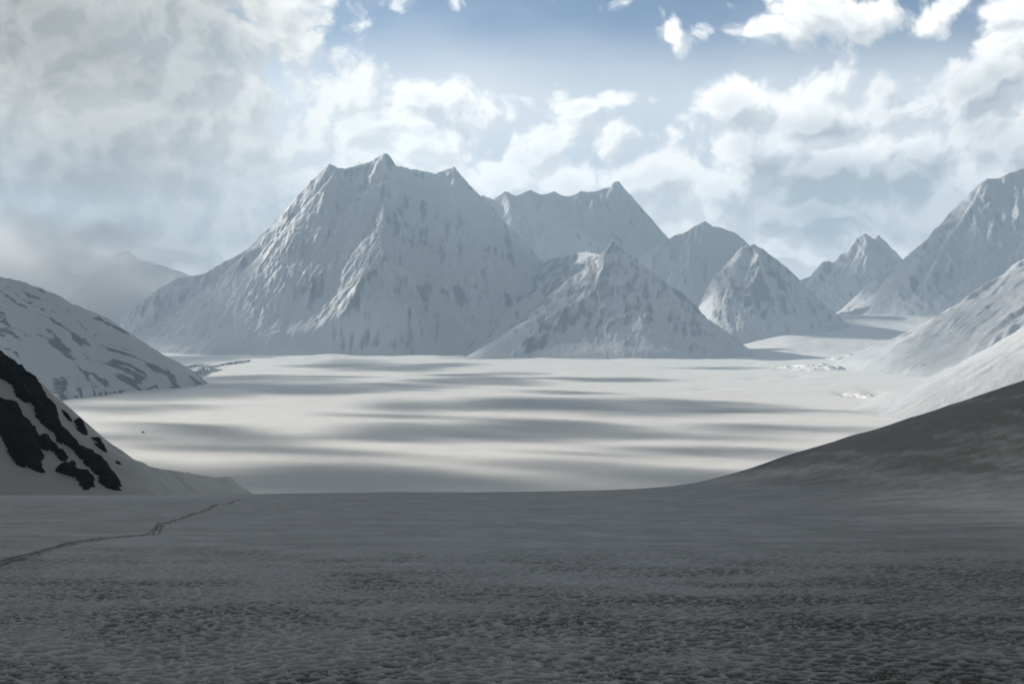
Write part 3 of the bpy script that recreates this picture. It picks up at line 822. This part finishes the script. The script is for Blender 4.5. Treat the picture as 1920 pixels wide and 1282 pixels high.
def build_rock_ridge():
    r = Range(-760, 60, 960, 2400, 2.6, 0.0, 1212, 9, 70)
    sky = PP(0, (-160, 545, 1240), (-80, 600, 1245), (0, 667, 1250), (30, 685, 1255), (55, 703, 1258), (75, 732, 1262), (100, 762, 1270), (125, 783, 1278), (150, 803, 1290),
             (175, 822, 1305), (205, 841, 1330), (240, 860, 1380), (288, 874, 1500), (350, 883, 1700), (430, 890, 2000))
    r.ridge(sky, k=1.75, p=1.7, spurs=0, jag=0.8)
    H0 = r.H.copy()
    r.H = blur(r.H, 3)
    r.H += 1.1 * fbm(r.X / 38, r.Y / 38, 4, 71) * sstep(0, 30, r.H - r.base)
    # its foot curves out into the snowfield
    G = near_base(r.X, r.Y)
    df = r.H - G
    r.H = 0.5 * (r.H + G + np.sqrt(df * df + 26.0 ** 2)) - 7 * sstep(-8, -34, df)
    foot = df
    D = r.Y
    px = 960 + r.X / D * F; py = 600 - (r.H - EYE) / D * F
    qx = px + 10 * fbm(r.X / 17, r.Y / 17, 6, 72, 0.65); qy = py + 10 * fbm(r.X / 17 + 40, r.Y / 17, 6, 73, 0.65)
    m = (foot > -36) & (H0 > 2.0)
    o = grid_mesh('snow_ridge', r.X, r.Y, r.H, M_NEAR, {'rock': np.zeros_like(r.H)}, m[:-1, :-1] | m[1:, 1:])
    tag(o, 'steep shaded snow ridge with black rock outcrops at the left edge', 'ridge', kind='structure')
    for poly in OUTCROPS:
        m = inside(poly, qx, qy) & (r.Y < 1480)
        if m.sum() < 6: continue
        f = blur(m.astype(float), 1)
        lift = sstep(0.15, 0.9, f) * (1.6 + 4.2 * np.clip(ridged(r.X / 17, r.Y / 17 + r.H / 22, 5, 74, 0.6) - 0.8, 0, 1.4))
        Z = r.H + lift - 1.2 * (f < 0.12)
        g = f > 0.02
        kq = g[:-1, :-1] & g[1:, :-1] & g[:-1, 1:] & g[1:, 1:]
        if not kq.any(): continue
        # crags stick out of the slope towards its fall line
        X = r.X + lift * 0.5; Y = r.Y - lift * 0.8
        grid_mesh('rock_outcrop', X, Y, Z, M_CRAG, None, kq, smooth=False, parent=o)
    # the mountain this ridge comes down from
    r = Range(-3600, -400, -1200, 4000, 20.0, 5.0, 1313, 40, 400)
    r.ridge([(-520, 1240, 280), (-700, 1290, 470), (-900, 1400, 740), (-1150, 1550, 1000), (-1350, 1900, 1250), (-1700, 2400, 1400), (-2200, 2800, 1500)], k=0.55, p=1.3, spurs=0, jag=4)
    r.ridge([(-1150, 1550, 1000), (-1050, 1100, 950), (-1000, 700, 950), (-1100, 200, 900), (-1200, -500, 900)], k=0.6, p=1.3, spurs=300, jag=8, bump=0.06)
    r.H = blur(r.H, 1)
    detail(r, 12, 220, 16)
    o = r.build('mountain', M_FAR, r.rock_attr(0.9, 1.4, 0.0))
    tag(o, 'high snow mountain outside the view from which the black rock ridge descends', 'mountain', kind='structure')

# ------------------------------------------------------------------ small features of the plain
def lumps(pts, sizes, seed):
    """Angular rocks joined into one mesh: jittered octahedra cut at their tips."""
    r = np.random.default_rng(seed)
    ico = np.array([(0, 0, 1), (.89, 0, .45), (.28, .85, .45), (-.72, .53, .45), (-.72, -.53, .45), (.28, -.85, .45), (.72, .53, -.45), (-.28, .85, -.45), (-.89, 0, -.45), (-.28, -.85, -.45), (.72, -.53, -.45), (0, 0, -1)])
    fc = np.array([(0, 1, 2), (0, 2, 3), (0, 3, 4), (0, 4, 5), (0, 5, 1), (1, 6, 2), (2, 7, 3), (3, 8, 4), (4, 9, 5), (5, 10, 1), (6, 7, 2), (7, 8, 3), (8, 9, 4), (9, 10, 5), (10, 6, 1), (11, 7, 6), (11, 8, 7), (11, 9, 8), (11, 10, 9), (11, 6, 10)])
    V, T = [], []
    for (p, s) in zip(pts, sizes):
        a = r.uniform(0, 6.28); c, n = math.cos(a), math.sin(a)
        q = ico * r.uniform(0.65, 1.25, (12, 1)) * np.array([r.uniform(0.8, 1.7), r.uniform(0.7, 1.2), r.uniform(0.4, 0.8)]) * s
        q = np.stack([q[:, 0] * c - q[:, 1] * n, q[:, 0] * n + q[:, 1] * c, q[:, 2]], 1) + np.array(p)
        T.append(fc + 12 * len(V)); V.append(q)
    return np.concatenate(V), np.concatenate(T)

def on_plain(px, py):
    d = (EYE - 5) / ((py - 600) / F)
    for _ in range(4):
        z = float(plain_z(np.array([(px - 960) / F * d]), np.array([d]))[0])
        d = (EYE - z) / ((py - 600) / F)
    return ((px - 960) / F * d, d, z)

def build_moraine():
    rng = random.Random(77)
    lines = [[(95, 749), (130, 746), (165, 743), (195, 739), (225, 735)], [(150, 741), (185, 733), (215, 728), (250, 727)], [(215, 733), (255, 724), (300, 718), (340, 714)],
             [(320, 720), (350, 717), (380, 700), (410, 694)], [(395, 690), (430, 683), (470, 676)], [(345, 690), (375, 686), (400, 690)]]
    for li, ln in enumerate(lines):
        pts = [on_plain(*p) for p in ln]
        V = []
        # a low uneven bank of rubble under snow
        n = 70; w = rng.uniform(28, 50) if li < 4 else 60
        t = np.linspace(0, len(pts) - 1, n)
        cx = np.interp(t, range(len(pts)), [p[0] for p in pts]); cy = np.interp(t, range(len(pts)), [p[1] for p in pts]); cz = np.interp(t, range(len(pts)), [p[2] for p in pts])
        c = np.linspace(-1, 1, 25)
        T, Cc = np.meshgrid(t, c)
        X = np.tile(cx, (25, 1)); Y = np.tile(cy, (25, 1)) + Cc * w * 2.4
        env = np.sin(np.pi * T / t[-1]) ** 0.5
        hgt = 26 if li < 4 else 12
        Zz = np.tile(cz, (25, 1)) - 3 + env * (1 - Cc ** 2) * hgt * np.clip(0.6 + 0.9 * ridged(X / 90, Y / 60, 4, 90 + li) - 0.6, 0.05, 2)
        rk = 0.25 + 0.5 * fbm(X / 40, Y / 40, 3, 95 + li) + 0.18 * env
        o = grid_mesh('moraine', X, Y, Zz, M_HILL, {'rock': rk})
        tag(o, ['bouldery moraine bank at the glacier edge by the rock ridge', 'second low moraine bank under the banded hillside', 'moraine strip along the foot of the banded hillside',
                'moraine bank at the toe of the banded hillside', 'small rubble streak on the bright ice beyond the hillside', 'dark rubble hump at the end of the hillside'][li], 'moraine', kind='structure')
        bp, bs = [], []
        for i in range(60):
            q = rng.random() * (len(pts) - 1); k = int(q)
            p = [pts[k][j] + (pts[k + 1][j] - pts[k][j]) * (q - k) for j in range(3)]
            bp.append((p[0] + rng.gauss(0, 12), p[1] + rng.gauss(0, w), p[2] + rng.uniform(0, 6))); bs.append(rng.uniform(2, 8))
        V, T_ = lumps(bp, bs, li)
        b = raw_mesh('rubble', V, T_, M_CRAG_FAR, None, smooth=False, parent=o); b['kind'] = 'stuff'
    # hummock under the hillside
    c0 = on_plain(148, 731)
    x = np.arange(-260, 300, 7.0); y = np.arange(-330, 330, 9.0)
    X, Y = np.meshgrid(x, y)
    q = np.clip(1 - (X / 210) ** 2 - (Y / 300) ** 2, 0, 1)
    Zz = c0[2] - 4 + q ** 0.8 * 62 * (0.55 + 0.35 * ridged(X / 120, Y / 120, 4, 98))
    o = grid_mesh('moraine_hummock', X + c0[0], Y + c0[1], Zz, M_HILL, {'rock': 0.08 + 0.6 * fbm(X / 60, Y / 60, 4, 99)})
    tag(o, 'dark half-bare hummock at the foot of the banded hillside', 'hummock', kind='structure')
    p = on_plain(268, 811)
    V, T_ = lumps([(p[0], p[1], p[2] + 1.5)], [4.2], 12)
    tag(raw_mesh('boulder', V, T_, M_CRAG, None, smooth=False), 'lone dark boulder out on the plain right of the rock ridge', 'boulder')

def patch(name, px, py, w, h, res, fn, label, cat, mat, rot=0.0):
    c = on_plain(px, py)
    x = np.arange(-w, w + res, res); y = np.arange(-h, h + res, res)
    X, Y = np.meshgrid(x, y)
    e = 1 - np.clip(np.hypot(X / w, Y / h), 0, 1)
    XX = X + c[0]; YY = Y + c[1]
    base = plain_z(XX, YY)
    for hh in HOLLOWS: base = hollow(XX, YY, base, *hh)
    Z = base - 3 + sstep(0, 0.12, e) * 3 + fn(X, Y, e)
    kq = (e[:-1, :-1] > 0) & (e[1:, 1:] > 0)
    o = grid_mesh(name, XX, YY, Z, mat, {'rock': np.zeros_like(X)}, kq)
    tag(o, label, cat, kind='structure')

def build_crevasses():
    def cre(seed, sg):
        def fn(X, Y, e):
            wob = 14 * fbm(X / 45, Y / 110, 4, seed)
            a = (X * 0.8 + wob + sg * Y * 0.14) / 21
            saw = np.abs((a % 1) - 0.5) * 2
            inn = sstep(0.1, 0.35, e)
            return inn * (9 * saw ** 1.6 * (0.55 + 0.8 * np.clip(fbm(X / 30, Y / 80, 4, seed + 1) + 0.4, 0, 1)))
        return fn
    patch('crevasse_field', 1617, 741, 62, 300, 3.0, cre(5, 1), 'left one of two crescent crevasse scars side by side on the right of the plain', 'crevasses', M_ICE)
    patch('crevasse_field', 1667, 740, 58, 300, 3.0, cre(6, -1), 'right one of two crescent crevasse scars side by side, nearer the bright slope', 'crevasses', M_ICE)
    def blocks(seed, hh):
        def fn(X, Y, e):
            r_ = ridged(X / 95 + 0.5 * fbm(X / 70, Y / 150, 3, seed), Y / 260, 5, seed, 0.6) - 0.9
            big = sstep(-0.25, 0.3, fbm(X / 170, Y / 330, 3, seed + 2))
            return sstep(0.0, 0.5, e) * (hh * np.clip(r_, 0, 1.2) * big + hh * 0.25 * big)
        return fn
    patch('icefall', 1530, 690, 420, 620, 7.0, blocks(15, 17), 'broken ice blocks where the side slope meets the glacier', 'icefall', M_ICE)
    patch('icefall', 1640, 676, 330, 760, 7.0, blocks(16, 28), 'higher tumbled ice ledge at the foot of the furrowed slope', 'icefall', M_ICE)

def field_mat():
    m, nt, b = new_mat('sun_cupped_snow')
    N, L = nt.nodes.new, nt.links.new
    geo = N('ShaderNodeNewGeometry')
    at = N('ShaderNodeAttribute'); at.attribute_name = 'dirt_shade'
    n1 = N('ShaderNodeTexNoise'); n1.inputs['Scale'].default_value = 1.3; n1.inputs['Detail'].default_value = 8; n1.inputs['Roughness'].default_value = 0.7
    mp = N('ShaderNodeMapping'); mp.inputs['Scale'].default_value = (1, 0.6, 1)
    L(geo.outputs['Position'], mp.inputs['Vector']); L(mp.outputs[0], n1.inputs['Vector'])
    mm = N('ShaderNodeMath'); mm.operation = 'MULTIPLY_ADD'; L(n1.outputs['Fac'], mm.inputs[0]); mm.inputs[1].default_value = 0.5; mm.inputs[2].default_value = -0.25
    ad = N('ShaderNodeMath'); ad.operation = 'ADD'; ad.use_clamp = True; L(at.outputs['Fac'], ad.inputs[0]); L(mm.outputs[0], ad.inputs[1])
    mx = N('ShaderNodeMix'); mx.data_type = 'RGBA'
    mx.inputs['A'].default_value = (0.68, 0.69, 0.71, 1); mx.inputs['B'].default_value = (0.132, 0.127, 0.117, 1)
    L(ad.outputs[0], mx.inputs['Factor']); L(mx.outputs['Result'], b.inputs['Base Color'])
    b.inputs['Roughness'].default_value = 0.65; b.inputs['Specular IOR Level'].default_value = 0.2
    bp = N('ShaderNodeBump'); bp.inputs['Strength'].default_value = 0.5; bp.inputs['Distance'].default_value = 0.06
    L(n1.outputs['Fac'], bp.inputs['Height']); L(bp.outputs[0], b.inputs['Normal'])
    return m

def crag_mat(name, c, sc):
    m, nt, b = new_mat(name)
    N, L = nt.nodes.new, nt.links.new
    geo = N('ShaderNodeNewGeometry')
    n1 = N('ShaderNodeTexNoise'); n1.inputs['Scale'].default_value = sc; n1.inputs['Detail'].default_value = 7; n1.inputs['Roughness'].default_value = 0.7
    L(geo.outputs['Position'], n1.inputs['Vector'])
    mx = N('ShaderNodeMix'); mx.data_type = 'RGBA'
    mx.inputs['A'].default_value = (c * .5, c * .48, c * .45, 1); mx.inputs['B'].default_value = (c * 1.5, c * 1.45, c * 1.35, 1)
    L(n1.outputs['Fac'], mx.inputs['Factor']); L(mx.outputs['Result'], b.inputs['Base Color'])
    b.inputs['Roughness'].default_value = 0.9; b.inputs['Specular IOR Level'].default_value = 0.1
    bp = N('ShaderNodeBump'); bp.inputs['Strength'].default_value = 0.8; bp.inputs['Distance'].default_value = 0.5 / sc
    L(n1.outputs['Fac'], bp.inputs['Height']); L(bp.outputs[0], b.inputs['Normal'])
    return m
M_FIELD = field_mat()
M_CRAG = crag_mat('black_crag', 0.030, 0.16)
M_CRAG_FAR = crag_mat('rubble_rock', 0.07, 0.12)

# ------------------------------------------------------------------ clouds high on the sunward side, whose shadows streak the plain
# centre of each shadow on the plain (photo pixels), half width in pixels, pixel rows it spans
SHADES = [(330, 905, 420, 868, 945), (800, 905, 500, 872, 945), (1250, 900, 420, 862, 945), (560, 815, 420, 798, 834), (1000, 815, 330, 792, 838), (420, 838, 190, 830, 850), (230, 762, 160, 755, 771),
          (860, 758, 230, 742, 780), (1180, 762, 260, 742, 784), (1500, 804, 190, 797, 811), (740, 687, 170, 676, 697), (950, 713, 190, 706, 721), (1180, 712, 130, 708, 717),
          (560, 708, 160, 702, 712), (640, 735, 170, 728, 741), (1340, 845, 160, 835, 860), (230, 690, 220, 670, 720),
          (700, 780, 110, 776, 786), (1010, 790, 120, 786, 795), (480, 725, 120, 721, 729), (1080, 735, 110, 731, 739), (1300, 770, 120, 766, 776), (620, 850, 120, 845, 856), (1500, 770, 100, 766, 774), (1080, 852, 110, 847, 857),
          (820, 722, 110, 719, 725), (1330, 690, 90, 688, 693), (300, 798, 110, 794, 802), (900, 701, 110, 698, 704)]

# unseen clouds added to shade peaks and near ground: centre in metres, half widths
SHADES_XYZ = [(420, 1000, 200, 1300, 1200), (-450, 1300, 200, 700, 650), (-2050, 12650, 350, 1600, 800), (2000, 14300, 700, 900, 900), (2500, 12800, 350, 500, 600),
              (3900, 17000, 600, 1000, 900), (4700, 14600, 700, 1600, 1200), (-1900, 6000, 150, 1100, 950), (-4000, 15500, 600, 2200, 1300), (2600, 7500, 220, 850, 620), (60, 10650, 60, 560, 480), (900, 10700, 80, 500, 350)]

def build_clouds():
    m = bpy.data.materials.new('cloud_vapour'); m.use_nodes = True
    nt = m.node_tree; nt.nodes.clear()
    out = nt.nodes.new('ShaderNodeOutputMaterial'); pv = nt.nodes.new('ShaderNodeVolumePrincipled')
    pv.inputs['Color'].default_value = (1, 1, 1, 1)
    pv.inputs['Density'].default_value = 0.0058
    pv.inputs['Anisotropy'].default_value = 0.4
    nt.links.new(pv.outputs[0], out.inputs['Volume'])
    m_thin = m.copy(); m_thin.name = 'thin_cloud_vapour'
    m_thin.node_tree.nodes['Principled Volume'].inputs['Density'].default_value = 0.0022
    import bmesh
    bm = bmesh.new(); bmesh.ops.create_icosphere(bm, subdivisions=4, radius=1.0)
    bv = np.array([v.co[:] for v in bm.verts]); bf = np.array([[v.index for v in f.verts] for f in bm.faces]); bm.free()
    for i, sh in enumerate(SHADES + SHADES_XYZ):
        if i >= len(SHADES):
            x, d, z_, rx, ry = sh
        else:
            px, py, hw, y0, y1 = sh; z_ = 5.0
            d0 = 279.0 / ((y1 - 600) / F); d1 = 279.0 / ((y0 - 600) / F)
            d = (d0 + d1) / 2; x = (px - 960) / F * d
            rx, ry = hw / F * d, (d1 - d0) / 2
        zc = (4100.0 if d < 10000 else 7200.0) + 40 * (i % 5)
        k = (zc - z_) / sd[2]
        c = np.array([x, d, z_]) + sd * k
        rz = 130.0 if i < len(SHADES) else 90.0
        rg = random.Random(900 + i)
        V, Fc = [], []
        np_ = 9 if i < len(SHADES) else 1
        for j in range(np_):
            if np_ == 1: ox, oy, sx, sy = 0, 0, rx, ry
            else:
                ox, oy = rg.uniform(-0.8, 0.8) * rx, rg.gauss(0, 0.42) * ry
                sx, sy = rx * rg.uniform(0.16, 0.5), ry * rg.uniform(0.22, 0.75)
            n = fbm(bv[:, 0] * sx / 300 + i * 9 + j * 3, bv[:, 1] * sy / 220 + bv[:, 2] * 2 + i * 5, 5, 120 + i + 50 * j, 0.6)
            q = bv * (1 + 0.6 * n)[:, None]
            zz = np.array([0, 0, 0.0]) if np_ == 1 else np.array([ox, oy, 0]) + sd * (j * 70.0)
            Fc.append(bf + len(bv) * j); V.append(q * np.array([sx, sy, rz * (1.0 if np_ == 1 else 0.55)]) + c + zz)
        o = raw_mesh('cloud', np.concatenate(V), np.concatenate(Fc), m_thin if i >= len(SHADES) and abs(x - 2600) < 1 else m)
        tag(o, 'thin grey cloud out of view, placed high on the left to shade the valley', 'cloud', 'clouds outside the view shading the plain', 'stuff')

build_glacier()
build_main_peak()
build_pyramid()
build_far_peaks()
build_left_hill()
build_right_slopes()
build_near()
build_trail()
build_rock_ridge()
build_moraine()
build_crevasses()
build_clouds()

# ------------------------------------------------------------------ low cloud bank swallowing the far-left mountain
def build_cloud_bank():
    import bmesh
    bm = bmesh.new(); bmesh.ops.create_icosphere(bm, subdivisions=5, radius=1.0)
    bv = np.array([v.co[:] for v in bm.verts]); bf = np.array([[v.index for v in f.verts] for f in bm.faces]); bm.free()
    def vap(name, dens):
        m = bpy.data.materials.new(name); m.use_nodes = True
        nt = m.node_tree; nt.nodes.clear()
        out = nt.nodes.new('ShaderNodeOutputMaterial'); pv = nt.nodes.new('ShaderNodeVolumePrincipled')
        pv.inputs['Color'].default_value = (1, 1, 1, 1); pv.inputs['Density'].default_value = dens; pv.inputs['Anisotropy'].default_value = 0.4
        nt.links.new(pv.outputs[0], out.inputs['Volume'])
        return m
    def puff(c, r, mat, seed, rough, label, flat=None):
        n = fbm(bv[:, 0] * 2.2 + seed, bv[:, 2] * 2.2 + bv[:, 1] * 1.7, 5, 300 + seed, 0.6)
        q = bv * (1 + rough * n)[:, None]
        if flat is not None: q[:, 2] = np.where(q[:, 2] < 0, q[:, 2] * flat, q[:, 2])
        o = raw_mesh('cloud_bank', q * np.array(r) + np.array(c), bf, mat)
        tag(o, label, 'cloud_bank', kind='stuff')
    m1 = vap('bank_cloud', 1.35e-3)
    puff(P(60, 540, 14000), (1450, 900, 760), m1, 3, 0.5, 'grey low cloud bank swallowing the mountain behind the left shoulder')
build_cloud_bank()

# ------------------------------------------------------------------ haze
def build_haze():
    me = bpy.data.meshes.new('haze')
    x0, x1, y0, y1, z0, z1 = -30000, 30000, -30000, 24000, -40, 2250
    v = [(x, y, z) for z in (z0, z1) for y in (y0, y1) for x in (x0, x1)]
    f = [(0, 2, 3, 1), (4, 5, 7, 6), (0, 1, 5, 4), (1, 3, 7, 5), (3, 2, 6, 7), (2, 0, 4, 6)]
    me.from_pydata(v, [], f)
    m = bpy.data.materials.new('haze_air'); m.use_nodes = True
    nt = m.node_tree; nt.nodes.clear()
    out = nt.nodes.new('ShaderNodeOutputMaterial'); pv = nt.nodes.new('ShaderNodeVolumePrincipled')
    pv.inputs['Color'].default_value = (0.56, 0.77, 1.0, 1)
    pv.inputs['Density'].default_value = 4.2e-5
    pv.inputs['Anisotropy'].default_value = 0.42
    nt.links.new(pv.outputs[0], out.inputs['Volume'])
    me.materials.append(m)
    o = bpy.data.objects.new('haze', me); C.objects.link(o)
    tag(o, 'thin blue-grey mountain haze veiling the far peaks', 'haze', kind='stuff')
build_haze()
